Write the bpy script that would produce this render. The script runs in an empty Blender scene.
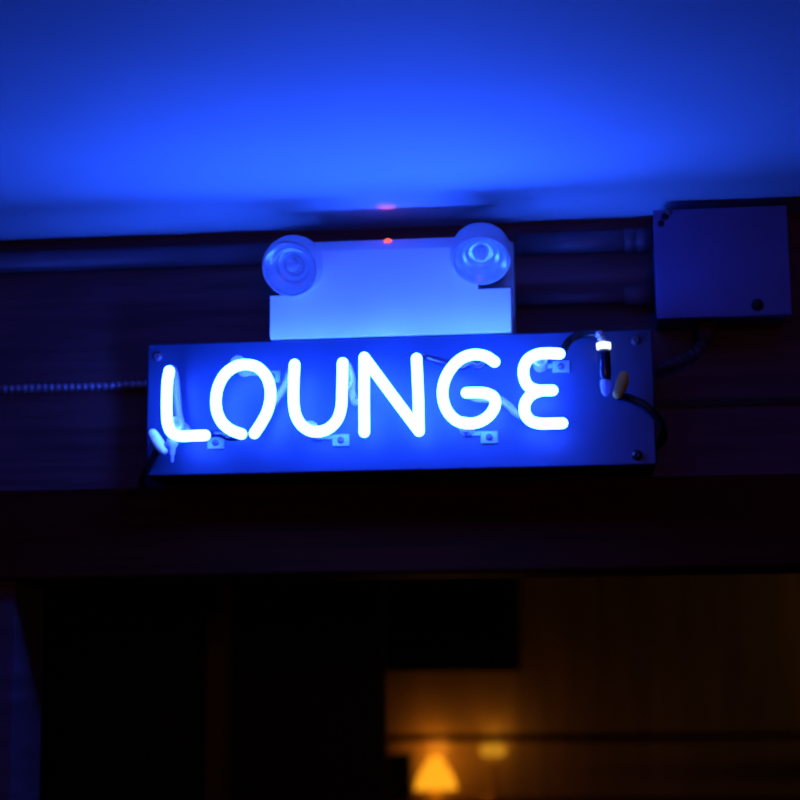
import bpy, bmesh, math, random
from mathutils import Vector, Matrix
random.seed(4)
S = bpy.context.scene
C = S.collection
PI = math.pi

# ------------------------------------------------------------------ camera
F = 1700.0                                   # focal length in pixels of the 800 px frame
CAM = Vector((0.20475, -2.00386, 1.76619))
PITCH, YAW, ROLL = 0.165330, 0.099593, -0.010027
fwd = Vector((-math.sin(YAW)*math.cos(PITCH), math.cos(YAW)*math.cos(PITCH), math.sin(PITCH)))
r0 = Vector((math.cos(YAW), math.sin(YAW), 0)); u0 = r0.cross(fwd)
rgt = r0*math.cos(ROLL) + u0*math.sin(ROLL); upv = -r0*math.sin(ROLL) + u0*math.cos(ROLL)
cd = bpy.data.cameras.new('camera'); cam = bpy.data.objects.new('camera', cd); C.objects.link(cam)
cam.matrix_world = Matrix(((rgt.x, upv.x, -fwd.x, CAM.x), (rgt.y, upv.y, -fwd.y, CAM.y), (rgt.z, upv.z, -fwd.z, CAM.z), (0, 0, 0, 1)))
cd.sensor_width = 36; cd.lens = F/800*36; cd.clip_start = .02
cd.dof.use_dof = True; cd.dof.focus_distance = 1.98; cd.dof.aperture_fstop = 2.8; cd.dof.aperture_blades = 0
S.camera = cam
S.view_settings.view_transform = 'Standard'; S.view_settings.look = 'None'
S.cycles.use_denoising = True; S.cycles.max_bounces = 6
S.cycles.sample_clamp_indirect = 6; S.cycles.filter_width = 2.2

def at(px, py, Y):
    """the point of the plane y = Y seen at a measured spot of the photograph"""
    d = fwd*F + rgt*(px-400) + upv*(400-py)
    return CAM + d*((Y-CAM.y)/d.y)
def mpp(Y): return (Y-CAM.y)/F*1.012           # metres per measured pixel at depth Y

# ------------------------------------------------------------------ materials
def nodes(name):
    m = bpy.data.materials.new(name); m.use_nodes = True
    nt = m.node_tree; return m, nt, nt.nodes['Principled BSDF'], nt.nodes['Material Output']
def mat(name, col, rough=.5, metal=0.0, var=.15, scale=8.0, stretch=(1, 1, 1), bump=0.0, spec=.5, trans=0.0, coat=0.0):
    m, nt, b, o = nodes(name)
    tc = nt.nodes.new('ShaderNodeTexCoord'); mp = nt.nodes.new('ShaderNodeMapping'); mp.inputs['Scale'].default_value = stretch
    nz = nt.nodes.new('ShaderNodeTexNoise'); nz.inputs['Scale'].default_value = scale; nz.inputs['Detail'].default_value = 6
    rp = nt.nodes.new('ShaderNodeValToRGB')
    rp.color_ramp.elements[0].position = .3; rp.color_ramp.elements[1].position = .7
    rp.color_ramp.elements[0].color = (*[c*(1-var) for c in col], 1)
    rp.color_ramp.elements[1].color = (*[min(1, c*(1+var)) for c in col], 1)
    nt.links.new(tc.outputs['Object'], mp.inputs['Vector']); nt.links.new(mp.outputs[0], nz.inputs['Vector'])
    nt.links.new(nz.outputs['Fac'], rp.inputs['Fac']); nt.links.new(rp.outputs['Color'], b.inputs['Base Color'])
    b.inputs['Roughness'].default_value = rough; b.inputs['Metallic'].default_value = metal
    b.inputs['Specular IOR Level'].default_value = spec; b.inputs['Transmission Weight'].default_value = trans
    b.inputs['Coat Weight'].default_value = coat
    if bump:
        bp = nt.nodes.new('ShaderNodeBump'); bp.inputs['Strength'].default_value = bump; bp.inputs['Distance'].default_value = .004
        nt.links.new(nz.outputs['Fac'], bp.inputs['Height']); nt.links.new(bp.outputs['Normal'], b.inputs['Normal'])
    return m
def neon(name, core, edge):
    """glass tube full of lit gas: dense white core seen straight on, thinner bluer gas at the rim"""
    m, nt, b, o = nodes(name); nt.nodes.remove(b)
    lw = nt.nodes.new('ShaderNodeLayerWeight'); lw.inputs['Blend'].default_value = .35
    rp = nt.nodes.new('ShaderNodeValToRGB'); k = max(core)
    rp.color_ramp.elements[0].position = .25; rp.color_ramp.elements[1].position = .80
    ee = rp.color_ramp.elements.new(1.0); ee.color = (.1/k, .45/k, 12/k, 1)
    rp.color_ramp.elements[0].color = (*[c/k for c in core], 1); rp.color_ramp.elements[1].color = (*[c/k for c in edge], 1)
    e = nt.nodes.new('ShaderNodeEmission'); e.inputs['Strength'].default_value = k
    nt.links.new(lw.outputs['Facing'], rp.inputs['Fac']); nt.links.new(rp.outputs['Color'], e.inputs['Color'])
    nt.links.new(e.outputs[0], o.inputs['Surface']); return m
def emit(name, col, s, body=(.1, .1, .1)):
    m, nt, b, o = nodes(name)
    b.inputs['Base Color'].default_value = (*body, 1); b.inputs['Roughness'].default_value = .35
    b.inputs['Emission Color'].default_value = (*col, 1)
    nz = nt.nodes.new('ShaderNodeTexNoise'); nz.inputs['Scale'].default_value = 14
    mr = nt.nodes.new('ShaderNodeMapRange'); mr.inputs['To Min'].default_value = s*.8; mr.inputs['To Max'].default_value = s*1.2
    nt.links.new(nz.outputs['Fac'], mr.inputs['Value']); nt.links.new(mr.outputs[0], b.inputs['Emission Strength'])
    return m
def clear(name, tint, see=.5, dif=.3):
    m, nt, b, o = nodes(name)
    b.inputs['Base Color'].default_value = (*tint, 1); b.inputs['Roughness'].default_value = .12
    tr = nt.nodes.new('ShaderNodeBsdfTransparent'); tr.inputs['Color'].default_value = (*[.5+.5*t for t in tint], 1)
    nz = nt.nodes.new('ShaderNodeTexNoise'); nz.inputs['Scale'].default_value = 60
    mr = nt.nodes.new('ShaderNodeMapRange'); mr.inputs['To Min'].default_value = see-.12; mr.inputs['To Max'].default_value = see+.12
    mx = nt.nodes.new('ShaderNodeMixShader')
    nt.links.new(nz.outputs['Fac'], mr.inputs['Value']); nt.links.new(mr.outputs[0], mx.inputs['Fac'])
    nt.links.new(b.outputs[0], mx.inputs[1]); nt.links.new(tr.outputs[0], mx.inputs[2]); nt.links.new(mx.outputs[0], o.inputs['Surface'])
    return m
M = dict(
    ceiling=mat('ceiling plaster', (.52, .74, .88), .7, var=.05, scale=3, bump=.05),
    wall=mat('dark stained wall boards', (.13, .060, .080), .6, spec=.25, var=.3, scale=5, stretch=(1, 1, 14), bump=.1),
    header=mat('dark header wood', (.070, .010, .004), .7, spec=.06, var=.3, scale=6, stretch=(1, 1, 16), bump=.1),
    black=mat('black painted wood', (.006, .004, .005), .6, var=.3, scale=6),
    floor=mat('dark floor boards', (.03, .018, .012), .5, var=.3, scale=4, stretch=(1, 12, 1)),
    farwall=mat('amber bar wall', (.42, .25, .10), .45, var=.25, scale=4, stretch=(6, 1, .6), bump=.05),
    jamb=mat('brown door post wood', (.17, .085, .035), .5, var=.25, scale=5, stretch=(9, 9, .6)),
    panel=mat('blue painted sign metal', (.015, .047, .112), .42, var=.06, scale=14, spec=.35),
    cover=mat('white emergency light plastic', (.92, .95, .97), .45, var=.03, scale=10),
    body=mat('grey emergency light back box', (.35, .36, .40), .5, var=.05, scale=10),
    housing=mat('lamp head plastic', (.55, .56, .62), .4, var=.04, scale=10),
    reflector=mat('lamp reflector', (.80, .88, .95), .24, .7, var=.03, scale=20),
    chrome=mat('bright metal', (.85, .86, .88), .2, 1.0, var=.05, scale=30),
    steel=mat('galvanised steel', (.105, .08, .12), .5, .2, var=.2, scale=18),
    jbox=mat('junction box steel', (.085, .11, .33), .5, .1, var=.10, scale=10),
    cablesteel=mat('ribbed cable steel', (.34, .32, .42), .38, .5, var=.15, scale=18),
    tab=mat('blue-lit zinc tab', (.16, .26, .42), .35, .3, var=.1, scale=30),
    rubber=mat('black rubber cable', (.008, .008, .010), .35, var=.2, scale=20),
    dark=mat('blacked out glass', (.012, .014, .04), .15, var=.2, scale=20),
    cream=mat('cream rubber boot', (.95, .50, .07), .55, var=.15, scale=40),
    ring=mat('white ceramic ring', (.9, .9, .9), .3, var=.03, scale=20),
    hole=mat('knockout hole', (.003, .003, .004), .8, var=.1),
    glass=clear('glass support', (.62, .62, 1.0), .40),
    tubeglass=clear('unlit tube glass', (.40, .36, .80), .45),
    lens=clear('lamp lens', (.80, .88, 1.0), .85),
    neon=neon('lit neon gas', (1.9, 7.0, 70), (.75, 4.7, 52)),
    led=emit('red indicator', (1.0, .10, .05), 1.8, (.4, .02, .02)),
    glow=emit('glowing electrode end', (.75, .88, 1.0), 1.6, (.8, .8, .8)),
    shade=emit('lit amber lamp shade', (1.0, .36, .012), 1.25, (.1, .04, .01)),
    shade2=emit('dim amber lamp shade', (1.0, .42, .02), .55, (.1, .05, .01)),
    brass=mat('aged brass', (.45, .28, .09), .35, 1.0, var=.2, scale=20),
)

# ------------------------------------------------------------------ mesh helpers
def link(name, bm, m, parent=None, smooth=True, bevel=0, seg=2):
    me = bpy.data.meshes.new(name)
    bmesh.ops.recalc_face_normals(bm, faces=bm.faces[:])
    bm.to_mesh(me); bm.free()
    for p in me.polygons: p.use_smooth = smooth
    o = bpy.data.objects.new(name, me); C.objects.link(o); me.materials.append(m)
    if bevel:
        b = o.modifiers.new('bevel', 'BEVEL'); b.width = bevel; b.segments = seg; b.limit_method = 'ANGLE'; b.angle_limit = .6
        if smooth:
            w = o.modifiers.new('wn', 'WEIGHTED_NORMAL'); w.keep_sharp = True
    if parent is not None:
        o.parent = parent; o.matrix_parent_inverse = Matrix.Translation(-parent.location)
    return o
def empty(name, loc, label, cat, group=None):
    o = bpy.data.objects.new(name, None); C.objects.link(o); o.location = loc; o.empty_display_size = .05
    return tag(o, label, cat, group)
def tag(o, label, cat, group=None):
    o['label'] = label; o['category'] = cat
    if group: o['group'] = group
    return o
def struct(name, bm, m, bevel=0.0):
    o = link(name, bm, m, None, False, bevel); o['kind'] = 'structure'; return o
def box(bm, a, b):
    x0, y0, z0 = a; x1, y1, z1 = b
    v = [bm.verts.new(p) for p in ((x0, y0, z0), (x1, y0, z0), (x1, y1, z0), (x0, y1, z0), (x0, y0, z1), (x1, y0, z1), (x1, y1, z1), (x0, y1, z1))]
    for f in ((0, 3, 2, 1), (4, 5, 6, 7), (0, 1, 5, 4), (1, 2, 6, 5), (2, 3, 7, 6), (3, 0, 4, 7)): bm.faces.new([v[i] for i in f])
    return bm
def BX(a, b): return box(bmesh.new(), a, b)
def prism_y(bm, poly, y0, y1):
    """polygon of (x, z) pushed from y0 to y1"""
    a = [bm.verts.new((x, y0, z)) for x, z in poly]; b = [bm.verts.new((x, y1, z)) for x, z in poly]
    bm.faces.new(a); bm.faces.new(b[::-1]); n = len(poly)
    for i in range(n): bm.faces.new((a[i], b[i], b[(i+1) % n], a[(i+1) % n]))
    return bm
def lathe(bm, c, axis, prof, n=28):
    """profile of (radius, distance along axis) turned about axis through c; zero radii close the ends"""
    d = Vector(axis).normalized(); h = Vector((0, 0, 1)) if abs(d.z) < .9 else Vector((1, 0, 0))
    u = d.cross(h).normalized(); w = d.cross(u); c = Vector(c); rows = []
    for r, t in prof:
        if r < 1e-7: rows.append([bm.verts.new(c+d*t)])
        else: rows.append([bm.verts.new(c+d*t+(u*math.cos(2*PI*k/n)+w*math.sin(2*PI*k/n))*r) for k in range(n)])
    for A, B in zip(rows, rows[1:]):
        for k in range(n):
            j = (k+1) % n
            if len(A) == 1 and len(B) > 1: bm.faces.new((A[0], B[j], B[k]))
            elif len(B) == 1 and len(A) > 1: bm.faces.new((A[k], A[j], B[0]))
            elif len(A) > 1: bm.faces.new((A[k], A[j], B[j], B[k]))
    for row, cap in ((rows[0], len(prof)), (rows[-1], 0)):
        if len(row) > 1: bm.faces.new(row)
    return bm
def spline(pts, sub=8):
    P = [Vector(p) for p in pts]
    if len(P) < 3: return [P[0].lerp(P[-1], i/sub) for i in range(sub+1)]
    Q = [P[0]*2-P[1]]+P+[P[-1]*2-P[-2]]; out = []
    for i in range(1, len(Q)-2):
        p0, p1, p2, p3 = Q[i-1:i+3]
        # centripetal-like Catmull-Rom keeps tight corners calm
        t0 = 0; t1 = t0+max(1e-6, (p1-p0).length**.5); t2 = t1+max(1e-6, (p2-p1).length**.5); t3 = t2+max(1e-6, (p3-p2).length**.5)
        for k in range(sub):
            t = t1+(t2-t1)*k/sub
            a1 = p0*((t1-t)/(t1-t0))+p1*((t-t0)/(t1-t0)); a2 = p1*((t2-t)/(t2-t1))+p2*((t-t1)/(t2-t1)); a3 = p2*((t3-t)/(t3-t2))+p3*((t-t2)/(t3-t2))
            b1 = a1*((t2-t)/(t2-t0))+a2*((t-t0)/(t2-t0)); b2 = a2*((t3-t)/(t3-t1))+a3*((t-t1)/(t3-t1))
            out.append(b1*((t2-t)/(t2-t1))+b2*((t-t1)/(t2-t1)))
    out.append(P[-1]); return out
def tube(bm, pts, r, n=16, cap=True, curve=True, sub=8):
    """round tube along a path, ends rounded off; r may be a function of the share of the way"""
    P = spline(pts, sub) if curve else [Vector(p) for p in pts]
    rad = r if callable(r) else (lambda t: r)
    N = len(P); tan = []
    for i in range(N): tan.append((P[min(i+1, N-1)]-P[max(i-1, 0)]).normalized())
    ref = Vector((0, 1, 0)) if abs(tan[0].y) < .9 else Vector((1, 0, 0))
    u = (ref-tan[0]*ref.dot(tan[0])).normalized(); rings = []
    def ring(c, t, uu, rr):
        w = t.cross(uu); return [bm.verts.new(c+(uu*math.cos(2*PI*k/n)+w*math.sin(2*PI*k/n))*rr) for k in range(n)]
    for i in range(N):
        u = (u-tan[i]*u.dot(tan[i])).normalized(); rr = rad(i/(N-1))
        if i == 0 and cap:
            for a in (80, 60, 40, 20): rings.append(ring(P[0]-tan[0]*rr*math.sin(math.radians(a)), tan[0], u, rr*math.cos(math.radians(a))))
        rings.append(ring(P[i], tan[i], u, rr))
        if i == N-1 and cap:
            for a in (20, 40, 60, 80): rings.append(ring(P[i]+tan[i]*rr*math.sin(math.radians(a)), tan[i], u, rr*math.cos(math.radians(a))))
    for A, B in zip(rings, rings[1:]):
        for k in range(n): bm.faces.new((A[k], A[(k+1) % n], B[(k+1) % n], B[k]))
    bm.faces.new(rings[0]); bm.faces.new(rings[-1]); return bm
def TUBE(*a, **k): return tube(bmesh.new(), *a, **k)
def LATHE(*a, **k): return lathe(bmesh.new(), *a, **k)
def P3(seq): return [at(*p) for p in seq]

# ------------------------------------------------------------------ key heights
WY = .100                                          # face of the wall the sign hangs on
SX = .305; SZ1 = 2.180; SZ0 = SZ1-.1634            # sign box
CZ = at(360, 229, WY).z                            # ceiling
HZ0 = at(400, 573, WY-.02).z                       # underside of the header
FARY = 2.60                                        # wall of the room behind
XR = 2.3

# ------------------------------------------------------------------ the setting
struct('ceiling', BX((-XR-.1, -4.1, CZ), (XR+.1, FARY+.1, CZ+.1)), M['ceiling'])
struct('floor', BX((-XR-.1, -4.1, -.1), (XR+.1, FARY+.1, 0)), M['floor'])
wb = bmesh.new()
OX0, OX1 = at(15, 600, WY).x, at(900, 600, WY).x   # opening under the header
box(wb, (-XR, WY, HZ0), (XR, WY+.12, CZ)); box(wb, (-XR, WY, 0), (OX0, WY+.12, HZ0)); box(wb, (OX1, WY, 0), (XR, WY+.12, HZ0))
struct('wall_front', wb, M['wall'])
struct('wall_left', BX((-XR-.1, -4, 0), (-XR, FARY, CZ)), M['wall'])
struct('wall_right', BX((XR, -4, 0), (XR+.1, FARY, CZ)), M['wall'])
struct('wall_rear', BX((-XR, -4.1, 0), (XR, -4, CZ)), M['wall'])
struct('wall_back', BX((-XR, FARY, 0), (XR, FARY+.1, CZ)), M['farwall'])
struct('trim_1', BX((-XR, WY-.022, HZ0), (XR, WY, SZ0-.004)), M['header'], .004)
# seam batten between the wall boards right of the sign
z = at(700, 403, WY).z
struct('trim_2', BX((SX+.004, WY-.004, z-.0045), (XR, WY, z+.0045)), M['black'])
# door post and dark partition in the room behind
Yj = .75
a, b = at(206, 600, Yj), at(225, 600, Yj)
struct('trim_3', BX((a.x, Yj, 0), (b.x, Yj+.06, CZ)), M['jamb'], .004)
Yp = 1.10
a, b = at(226, 650, Yp), at(383.5, 690, Yp)
struct('wall_partition', BX((a.x-.9, Yp, 0), (b.x, Yp+.05, CZ)), M['black'])

# ------------------------------------------------------------------ neon sign
sign = empty('neon_sign', (0, 0, SZ0), 'glowing blue-white neon sign reading LOUNGE on a blue metal box', 'neon sign')
link('backing_box', BX((-SX-.0012, 0, SZ0), (SX+.0028, WY-.0005, SZ1)), M['panel'], sign, True, .003, 3)['label'] = 'flat blue painted metal box behind the letters'
TY = -.050; TR = .0065
letters = {
 'L': [(169.3, 371), (167.5, 381), (166.8, 396), (166.8, 411), (167.6, 423), (171.5, 432), (179, 435.8), (192, 435.8), (205, 435.3)],
 'O': [(241.5, 434), (232, 430.5), (223, 423.5), (217.3, 412.5), (216, 399), (218.5, 386), (225.3, 374), (235, 366.8), (246.5, 364.6), (257.5, 367.3), (266.3, 376.5), (270.2, 388.5), (270, 400.5), (267, 412), (261.5, 422.5), (254.5, 433.3)],
 'U': [(294.6, 364.5), (293.8, 384), (293.8, 404), (296.3, 416.5), (302.5, 426), (311, 431), (320.5, 431.4), (330, 427.5), (337.5, 419), (341.2, 407), (342, 390), (342.6, 363)],
 'G': [(494.5, 361.8), (485.5, 356.2), (473.5, 354.6), (462.5, 358), (453.5, 365.5), (446.5, 376), (442.8, 389), (443.8, 402.5), (449, 413.5), (457.5, 421), (468, 423.4), (479.5, 421.8), (489.5, 415), (495, 405.5), (493.8, 397.5), (486, 393.3), (476.5, 392.6), (466.5, 392.8)],
 'E': [(559.5, 353.8), (548, 353.2), (537, 354.4), (528, 359.5), (523.8, 368), (524.2, 378), (528.2, 386), (536.5, 390), (546.5, 390.3), (552.5, 390.3)],
}
nbits = [[(364.3, 432), (364.1, 395), (364.3, 357.5)], [(364.3, 357.5), (378, 376), (392, 395), (419, 431)], [(419, 431), (418.2, 395), (416.6, 358.5)]]
ebits = [[(552.5, 390.3), (540, 391), (530.5, 395.5), (525, 404), (525.2, 413.5), (530.5, 420.6), (540, 423.6), (552, 423.4), (562.3, 423.2)]]
for ch in 'LOUNGE':
    bm = bmesh.new()
    if ch == 'N':
        for s in nbits: tube(bm, [at(x, y, TY) for x, y in s], TR, n=18)
    else:
        tube(bm, [at(x, y, TY) for x, y in letters[ch]], TR, n=18)
        if ch == 'E':
            for s in ebits: tube(bm, [at(x, y, TY) for x, y in s], TR, n=18)
    o = link('letter_tube', bm, M['neon'], sign); o['label'] = 'glowing glass tube bent into the letter '+ch

# unlit tube behind and between the letters
def conn(pts, m, r=.0042, label=None):
    o = link('connecting_tube', TUBE(P3(pts), r, n=12), M[m], sign)
    if label: o['label'] = label
conn([(171, 371, -.048), (173, 369, -.034), (175.5, 378, -.022), (177, 395, -.02), (178.5, 412, -.02), (181, 428, -.022), (176, 440, -.022), (164, 447, -.02)], 'tubeglass', .0046)
conn([(206, 435.3, -.048), (212, 434, -.036), (220, 434, -.03), (228, 437, -.03), (236, 437, -.036), (242, 434.5, -.047)], 'dark', .0044)
conn([(255, 433.5, -.047), (261, 428, -.03), (268, 412, -.022), (277, 398, -.02), (285, 386, -.024), (292, 368, -.044)], 'tubeglass', .0046)
conn([(343, 363, -.047), (348, 366, -.03), (351.5, 377, -.022), (352.5, 392, -.02), (355, 402, -.024), (361, 400, -.032), (364.3, 390, -.04)], 'tubeglass', .0046)
conn([(345, 360, -.044), (350, 370, -.034), (351, 382, -.03), (347, 388, -.032), (343.5, 380, -.04)], 'tubeglass', .0032)
conn([(417, 358.5, -.047), (424, 357, -.03), (437, 360, -.022), (452, 364, -.02), (464, 366.5, -.024), (470, 363, -.03), (478, 366, -.03), (486, 362, -.034), (494, 362, -.047)], 'dark', .0044)
conn([(467, 392.8, -.047), (475, 398, -.03), (486, 399, -.024), (498, 399, -.022), (508, 405, -.022), (518, 415, -.022), (530, 419, -.024), (545, 421.5, -.03), (560, 423, -.045)], 'tubeglass', .0046)

# five glass supports, each with a screwed tab
def lathe_y(pt, prof): return LATHE(pt, (0, -1, 0), prof, n=20)
for (sx, sy, tx, ty) in ((183, 430, 216, 443), (245, 370, 272, 377), (316, 434, 341, 440.5), (467.5, 430, 489.5, 437.5), (540.5, 365.5, 561, 367)):
    p = at(sx, sy, 0)
    o = link('tube_support', lathe_y(p, [(0, .0), (.009, .0), (.009, .003), (.0055, .007), (.0045, .02), (.0045, .034), (.0085, .039), (.0095, .045), (.0075, .049), (0, .050)]), M['glass'], sign)
    q = at(tx, ty, 0)
    tb = BX((q.x-.0105, -.003, q.z-.0075), (q.x+.0105, -.0002, q.z+.0075))
    box(tb, (min(p.x, q.x), -.0025, (p.z+q.z)/2-.003), (max(p.x, q.x), -.0002, (p.z+q.z)/2+.003))
    t = link('mounting_tab', tb, M['tab'], sign, True, .0008)
    s = bmesh.new(); lathe(s, (q.x, -.003, q.z), (0, -1, 0), [(.0042, 0), (.0042, .0012), (.003, .0022), (0, .0026)], n=16)
    sc_ = link('screw', s, M['steel'], sign); sc_.parent = t; sc_.matrix_parent_inverse = Matrix()
for (sx, sy) in ((157.5, 356.5), (636, 340.5), (637, 455)):
    q = at(sx, sy, 0); s = bmesh.new()
    lathe(s, (q.x, 0, q.z), (0, -1, 0), [(.0062, 0), (.0062, .0008), (.0045, .0012), (.0042, .0030), (.0030, .0036), (.0012, .0036), (.0010, .0024), (0, .0024)], n=20)
    link('corner_screw', s, M['steel'] if sy < 400 else M['rubber'], sign)

# electrode at the upper right, rubber boots and their black leads
e0, e1 = at(603.5, 343, -.028), at(606, 396, -.028); ax = (e1-e0); L = ax.length; r = .0075
el = link('electrode', LATHE(e0, ax, [(0, .008), (r*.9, .008), (r, .012), (r, L*.62), (r*.85, L*.7), (r*.6, L*.72), (0, L*.72)]), M['dark'], sign)
el['label'] = 'blacked-out electrode end of the neon tube'
def sub(o, parent):
    o.parent = parent; o.matrix_parent_inverse = Matrix(); return o
sub(link('glass_tip', LATHE(e0+ax*.6, ax, [(0, 0), (r*.8, .001), (r*.86, L*.2), (r*.7, L*.34), (r*.3, L*.40), (0, L*.405)]), M['glass'], sign), el)['label'] = 'pale glass tip of the electrode'
sub(link('glowing_ring', LATHE(e0, ax, [(r*.6, -.001), (r*1.12, 0), (r*1.16, .003), (r*1.1, .0075), (r*.6, .0082)]), M['glow'], sign), el)['label'] = 'glowing white ring on the electrode'  # exposed lit end of the tube, its glow put into the ring's material
c0 = at(598.5, 333.5, -.028)
sub(link('wire_clamp', LATHE(c0, e0-c0, [(0, -.003), (.0045, -.002), (.0052, .002), (.0032, .004), (.0050, .006), (.0032, .008), (.0046, .010), (.003, .013), (.003, .016)]), M['ring'], sign), el)
link('lead_wire', TUBE(P3([(599, 334, -.028), (590, 333.5, -.024), (579, 335, -.022), (570, 340, -.024), (564.5, 348, -.034), (560.5, 353.6, -.045)]), .0046, n=12), M['rubber'], sign)
b1 = link('rubber_boot', TUBE(P3([(624, 376, -.02), (621.5, 385, -.02), (618, 394, -.018)]), lambda t: .0060+.0016*math.sin(PI*min(1, t*1.1)), n=16), M['cream'], sign)
b1['label'] = 'cream rubber boot at the right end'
link('lead_wire', TUBE(P3([(619, 396, -.016), (627, 397.5, -.012), (634, 400, -.010), (645, 405.5, -.010), (656, 416, -.006), (663, 428, .004), (663, 438, .02), (657.5, 446, .05)]), .0050, n=12), M['rubber'], sign)
b2 = link('rubber_boot', TUBE(P3([(153, 434, -.02), (157.5, 442, -.02), (163, 450, -.02)]), lambda t: .0062+.0012*math.sin(PI*t), n=16), M['ring'], sign)
b2['label'] = 'pale rubber boot at the lower left corner'
link('lead_wire', TUBE(P3([(158, 449, -.018), (151, 462, -.012), (145.5, 473, -.005), (142.5, 481, .006), (143.5, 486, .03)]), .0046, n=12), M['rubber'], sign)
pl = at(171, 452, -.02)
sub(link('glass_tip', LATHE(at(172.5, 440, -.022), (0, 0, -1), [(.007, -.002), (.0075, .006), (.004, .010), (.0036, .016), (.002, .019), (.0018, .026), (0, .028)]), M['glass'], sign), b2)

# ------------------------------------------------------------------ emergency light above the sign
xl, xr = at(269.3, 316, -.012).x, at(510.5, 308, -.012).x
zb = SZ1+.0012
CY = -.006; yc = CY+.030
zn = (at(279, 296.7, CY).z+at(500, 287.3, CY).z)/2
zt = (at(340, 251.3, CY).z+at(440, 246.8, CY).z)/2
zt2 = at(390, 239.5, yc).z
n0, n1 = at(298, 270, 0).x, at(478, 265, 0).x
em = empty('emergency_light', ((xl+xr)/2, .05, zb), 'twin-headed white emergency light box standing over the neon sign', 'emergency light')
cv = bmesh.new()
prism_y(cv, [(xl, zb), (xr, zb), (xr, zn), (n1, zn), (n1, zt), (n0, zt), (n0, zn), (xl, zn)], CY, .05)
vs = [cv.verts.new(p) for x in (n0, n1) for p in ((x, CY, zt), (x, yc, zt2), (x, .05, zt2), (x, .05, zt))]
cv.faces.new(vs[:4]); cv.faces.new(vs[4:][::-1])
for i in range(4): cv.faces.new((vs[i], vs[(i+1) % 4], vs[4+(i+1) % 4], vs[4+i]))
link('front_cover', cv, M['cover'], em, False)['label'] = 'white front cover with notched upper corners'
link('back_box', BX((xl+.001, .0505, zb), (xr+.0035, WY-.0005, zt2)), M['body'], em, True, .003)
def emsub(o, p):
    o.parent = p; o.matrix_parent_inverse = Matrix(); return o
for (lx, ly, yy, d, lab) in ((289.6, 268.6, -.036, (-.16, -.85, -.44), 'lamp head turned slightly outward'), (480.8, 260.8, -.032, (.02, -.66, -.74), 'lamp head tipped further down')):
    c = at(lx, ly, yy); d = Vector(d).normalized(); R = .0335
    h = link('lamp_head', LATHE(c, -d, [(0, .029), (R*.4, .028), (R*.97, .0045), (R*1.0, -.001), (R*1.04, .0), (R*1.08, .004), (R*1.10, .012), (R*1.09, .022), (R*1.0, .032), (R*.7, .041), (R*.3, .045), (0, .045)], n=48), M['housing'], em)
    h['label'] = lab
    # reflector bowl open to the front, stepped in rings
    rf = bmesh.new(); prof = []
    for k in range(15):
        t = k/14; rr = R*.95*(1-t)+.004*t
        prof.append((rr-(.0009 if k % 2 else 0), -.001+.020*(1-(rr/(R*.95))**2)+(.0016 if k % 4 < 2 else 0)))
    prof.append((0, prof[-1][1]))
    rb = bmesh.new(); n = 44; ax = -d; hh = Vector((0, 0, 1)); u = ax.cross(hh).normalized(); w = ax.cross(u); rows = []
    for rr, t in prof: rows.append([rb.verts.new(c+ax*(t+.002)+(u*math.cos(2*PI*k/n)+w*math.sin(2*PI*k/n))*max(rr, .0004)) for k in range(n)])
    for A, B in zip(rows, rows[1:]):
        for k in range(n): rb.faces.new((A[k], A[(k+1) % n], B[(k+1) % n], B[k]))
    rf.free()
    emsub(link('reflector', rb, M['reflector'], em), h)
    emsub(link('bulb', LATHE(c+ax*.018, d, [(.006, -.006), (.0065, 0), (.007, .006), (.006, .010), (.003, .0135), (0, .0145)], n=20), M['ring'], em), h)
    emsub(link('lens', LATHE(c, d, [(R*.97, -.0005), (R*.97, .002), (R*.86, .0045), (R*.80, .0040), (R*.62, .0066), (R*.56, .0060), (R*.3, .0082), (0, .0088)], n=48), M['lens'], em), h)
    # swivel neck back to the box
    e = c-d*.040; tgt = Vector((e.x, .051, e.z+.002))
    link('swivel_neck', TUBE([e, (e+tgt)/2, tgt], .0095, n=16, cap=False), M['housing'], em)
q = led_at = at(388, 240, .020)
link('indicator_light', LATHE(q-Vector((0, 0, .006)), (0, -.25, 1), [(.0055, 0), (.0055, .004), (.0042, .0062), (.0022, .0074), (0, .0078)], n=20), M['led'], em)['label'] = 'small red indicator light'

# ------------------------------------------------------------------ pipes, junction box, armoured cables
PY = WY-.0155; pr = .0130
zp = (at(100, 260, PY).z+at(600, 240.5, PY).z)/2
JY = .020
jx0 = at(655, 265, JY).x; jx1 = jx0+.160; jz0 = at(700, 317.5, JY).z; jz1 = at(670, 209.5, JY).z
def pipe(x0, x1, z, r, label, ends, m='steel'):
    t = empty('conduit_pipe', (x0, PY, z), label, 'pipe', 'steel conduit pipes along the top of the wall')
    link('pipe_run', LATHE((x0, PY, z), (1, 0, 0), [(r, 0), (r, x1-x0)], n=24), M[m], t)
    for e in ends:
        link('coupling', LATHE((e, PY, z), (1, 0, 0), [(r, 0), (r*1.13, .001), (r*1.13, .013), (r*1.02, .014), (r*1.02, .016), (r*1.13, .017), (r*1.13, .027), (r, .028)], n=24), M[m], t)
pipe(-XR+.001, xl-.0005, zp, pr, 'grey conduit pipe running left from the emergency light', [])
pipe(xr+.005, jx0-.001, zp, pr, 'grey conduit pipe between the emergency light and the junction box', [jx0-.034])
z2 = at(600, 297, PY).z
t = empty('conduit_pipe', (xr+.005, PY, z2), 'thin dark conduit low beside the emergency light, entering the junction box', 'pipe', 'steel conduit pipes along the top of the wall')
link('pipe_run', LATHE((xr+.005, PY, z2), (1, 0, 0), [(.008, 0), (.008, jx0-.001-xr-.005)], n=20), M['wall'], t)
link('coupling', LATHE((jx0-.036, PY, z2), (1, 0, 0), [(.008, 0), (.0125, .001), (.0125, .032), (.008, .033)], n=20), M['wall'], t)

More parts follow.
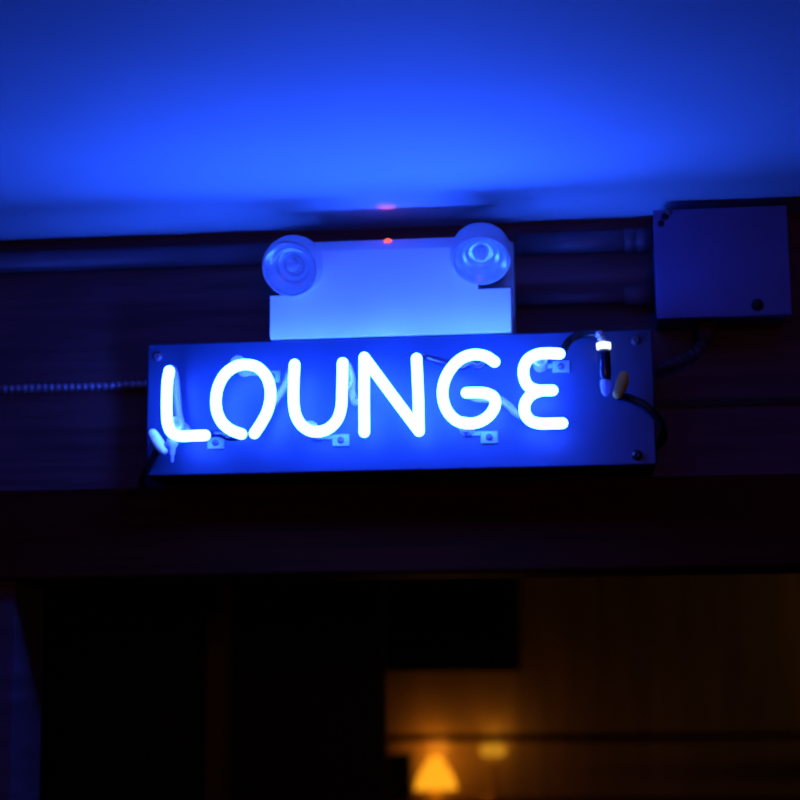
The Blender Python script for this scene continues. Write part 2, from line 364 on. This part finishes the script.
jb = empty('junction_box', ((jx0+jx1)/2, .06, jz0), 'blue-lit steel junction box on the wall below the ceiling', 'junction box')
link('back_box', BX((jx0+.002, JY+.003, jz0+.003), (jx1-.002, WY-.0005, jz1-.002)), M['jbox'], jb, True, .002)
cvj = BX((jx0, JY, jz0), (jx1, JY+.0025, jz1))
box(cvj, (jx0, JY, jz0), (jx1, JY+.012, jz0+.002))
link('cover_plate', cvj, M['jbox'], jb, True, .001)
for (hx, hy, rr) in ((665, 216.5, .0048), (661, 223.5, .0042), (757.5, 305, .0075)):
    q = at(hx, hy, JY)
    link('knockout_hole', LATHE((q.x, JY-.0004, q.z), (0, 1, 0), [(rr, 0), (rr, .003)], n=20), M['hole'], jb)
q = at(667.5, 214.5, JY)
link('cover_screw', LATHE((q.x+.002, JY, q.z+.003), (0, -1, 0), [(.004, 0), (.004, .001), (.0028, .002), (0, .0022)], n=16), M['steel'], jb)
kx = at(706, 330, .06).x
link('cable_connector', LATHE((kx, .06, jz0+.003), (0, 0, -1), [(.011, 0), (.011, .008), (.0125, .009), (.0125, .018), (.009, .020), (.009, .026)], n=24), M['wall'], jb)

def armoured(pts, r, pitch, label, m='steel', curve=True):
    """ribbed flexible metal cable: radius swells once a pitch"""
    path = spline(pts, 10) if curve else [Vector(p) for p in pts]
    # even spacing
    acc = [0]
    for a, b in zip(path, path[1:]): acc.append(acc[-1]+(b-a).length)
    n = int(acc[-1]/pitch*6); ev = []; j = 0
    for i in range(n+1):
        s = acc[-1]*i/n
        while j < len(acc)-2 and acc[j+1] < s: j += 1
        ev.append(path[j].lerp(path[j+1], (s-acc[j])/max(1e-9, acc[j+1]-acc[j])))
    prof = (0, .55, .95, 1.0, .8, .35)
    o = link('armoured_cable', TUBE(ev, lambda t: r*(.66+.34*prof[int(round(t*n)) % 6]), n=12, curve=False, cap=False), M[m])
    return tag(o, label, 'cable', 'ribbed metal cables at the sides of the sign')
a = at(30, 388.5, WY-.012); b = at(147.5, 384, WY-.012); zc = (a.z+b.z)/2
armoured([Vector((-XR+.002, WY-.008, zc)), Vector((a.x-.3, WY-.008, zc)), Vector((a.x, WY-.008, zc)), Vector((-SX-.001, WY-.008, zc))], .0060, .0088, 'thin ribbed metal cable entering the left side of the sign', 'cablesteel', curve=False)
armoured([Vector((kx, .06, jz0-.0235)), at(704.5, 342, .06), at(694, 354, .06), at(678, 362, .06), at(664, 366.5, .06), Vector((SX+.001, .06, at(656, 368.5, .06).z))], .0075, .0065, 'ribbed metal cable curving from the junction box to the sign', 'steel')

# ------------------------------------------------------------------ the dim bar behind the opening
Yb = 1.75
a, b = at(330, 590, Yb), at(517, 671, Yb)
hc = empty('hanging_cabinet', ((a.x+b.x)/2, Yb, b.z), 'black boxy cabinet hung above the amber-lit bar wall', 'cabinet')
link('carcass', BX((a.x, Yb+.02, b.z), (b.x, Yb+.32, CZ-.001)), M['black'], hc, True, .004)
mid = (a.x+b.x)/2
for x0, x1, kx_ in ((a.x+.002, mid-.002, mid-.03), (mid+.002, b.x-.002, mid+.03)):
    dr = link('door', BX((x0, Yb, b.z+.004), (x1, Yb+.0195, CZ-.03)), M['black'], hc, True, .003)
    k = link('knob', LATHE((kx_, Yb, b.z+.06), (0, -1, 0), [(.006, 0), (.006, .012), (.012, .016), (.012, .022), (0, .026)], n=20), M['black'], hc)
    k.parent = dr; k.matrix_parent_inverse = Matrix()

Yr = FARY-.20
za = at(450, 741.5, Yr).z; zb_ = at(450, 734.5, Yr).z
a = at(380, 738, Yr); rail = empty('bar_rail', (a.x+.6, Yr, za), 'dark horizontal rail in front of the amber lamps', 'rail')
link('rail_board', BX((a.x-.3, Yr, za), (a.x+1.6, Yr+.03, zb_)), M['header'], rail, True, .004)
for x in (a.x-.28, a.x+1.55):
    link('bracket', BX((x, Yr+.03, za+.003), (x+.03, FARY-.001, zb_-.003)), M['header'], rail, True, .002)
# back counter carrying the lamps
Yl = FARY-.085
zc = at(436, 800, Yl).z
ct = empty('back_counter', (a.x+.6, Yr, 0), 'dark wooden back counter under the amber lamps', 'counter')
link('worktop', BX((a.x-.3, Yr-.05, zc-.035), (a.x+1.6, FARY-.001, zc)), M['header'], ct, True, .004)
link('cabinet_front', BX((a.x-.28, Yr, 0), (a.x+1.58, FARY-.001, zc-.035)), M['header'], ct, True, .003)
def lamp(px, py, m, prof, label):
    p = at(px, py, Yl); ht = p.z-zc
    t = empty('table_lamp', (p.x, Yl, zc), label, 'lamp', 'amber lamps on the back counter')
    link('lamp_base', LATHE((p.x, Yl, zc), (0, 0, 1), [(.032, 0), (.032, .006), (.012, .012), (.007, .02), (.007, max(.03, ht-.075)), (.004, ht-.02)], n=24), M['brass'], t)
    bm = bmesh.new(); n = 28
    rows = [[bm.verts.new((p.x+rr*math.cos(2*PI*k/n), Yl+rr*math.sin(2*PI*k/n), p.z-dz)) for k in range(n)] for rr, dz in prof]
    for A, B in zip(rows, rows[1:]):
        for k in range(n): bm.faces.new((A[k], A[(k+1) % n], B[(k+1) % n], B[k]))
    s = link('lamp_shade', bm, M[m], t)
    return p
p1 = lamp(435.5, 756, 'shade', [(.016, 0), (.022, .012), (.034, .030), (.048, .055), (.056, .085)], 'brightest amber lamp with a flared glowing shade')
p2 = lamp(493, 744.5, 'shade2', [(.022, 0), (.030, .003), (.033, .010), (.032, .022), (.026, .030)], 'dimmer amber lamp with a straight glowing shade')
b = at(401, 753, Yl)
bx_ = empty('storage_box', (b.x, Yl, zc), 'small dark box beside the brightest amber lamp', 'box')
link('box_body', BX((b.x-.036, Yl-.03, zc), (b.x+.030, Yl+.03, b.z-.008)), M['black'], bx_, True, .003)
link('lid', BX((b.x-.038, Yl-.032, b.z-.0078), (b.x+.032, Yl+.032, b.z)), M['black'], bx_, True, .002)

# ------------------------------------------------------------------ light
def light(name, kind, loc, col, e, rot=None, **k):
    l = bpy.data.lights.new(name, kind); l.color = col; l.energy = e
    for a, v in k.items(): setattr(l, a, v)
    o = bpy.data.objects.new(name, l); C.objects.link(o); o.location = loc
    if rot is not None: o.rotation_euler = rot
    return o
AMB = (1.0, .42, .07)
light('lamp_bulb', 'POINT', p1+Vector((0, .03, .02)), (1.0, .38, .03), .16, shadow_soft_size=.01)
light('lamp_bulb', 'POINT', p2+Vector((0, .03, .02)), (1.0, .44, .04), .06, shadow_soft_size=.01)
light('bar_fill_light', 'POINT', at(760, 690, 2.0)+Vector((.5, 0, .1)), (1.0, .55, .18), .30, shadow_soft_size=.05)  # unseen fill added out of frame to warm the right of the bar wall
w = bpy.data.worlds.new('world'); S.world = w; w.use_nodes = True
bg = w.node_tree.nodes['Background']; bg.inputs[0].default_value = (1, .45, .35, 1); bg.inputs[1].default_value = .02
light('indicator_beam', 'SPOT', led_at+Vector((0, 0, .012)), (1, .10, .04), .035, (PI+.55, 0, 0), spot_size=1.0, spot_blend=1.0, shadow_soft_size=.002)
# faint warm room light behind the camera
light('room_light', 'AREA', (.6, -3.4, 2.2), (1, .36, .26), 3.2, (math.radians(70), 0, 0), size=.6)
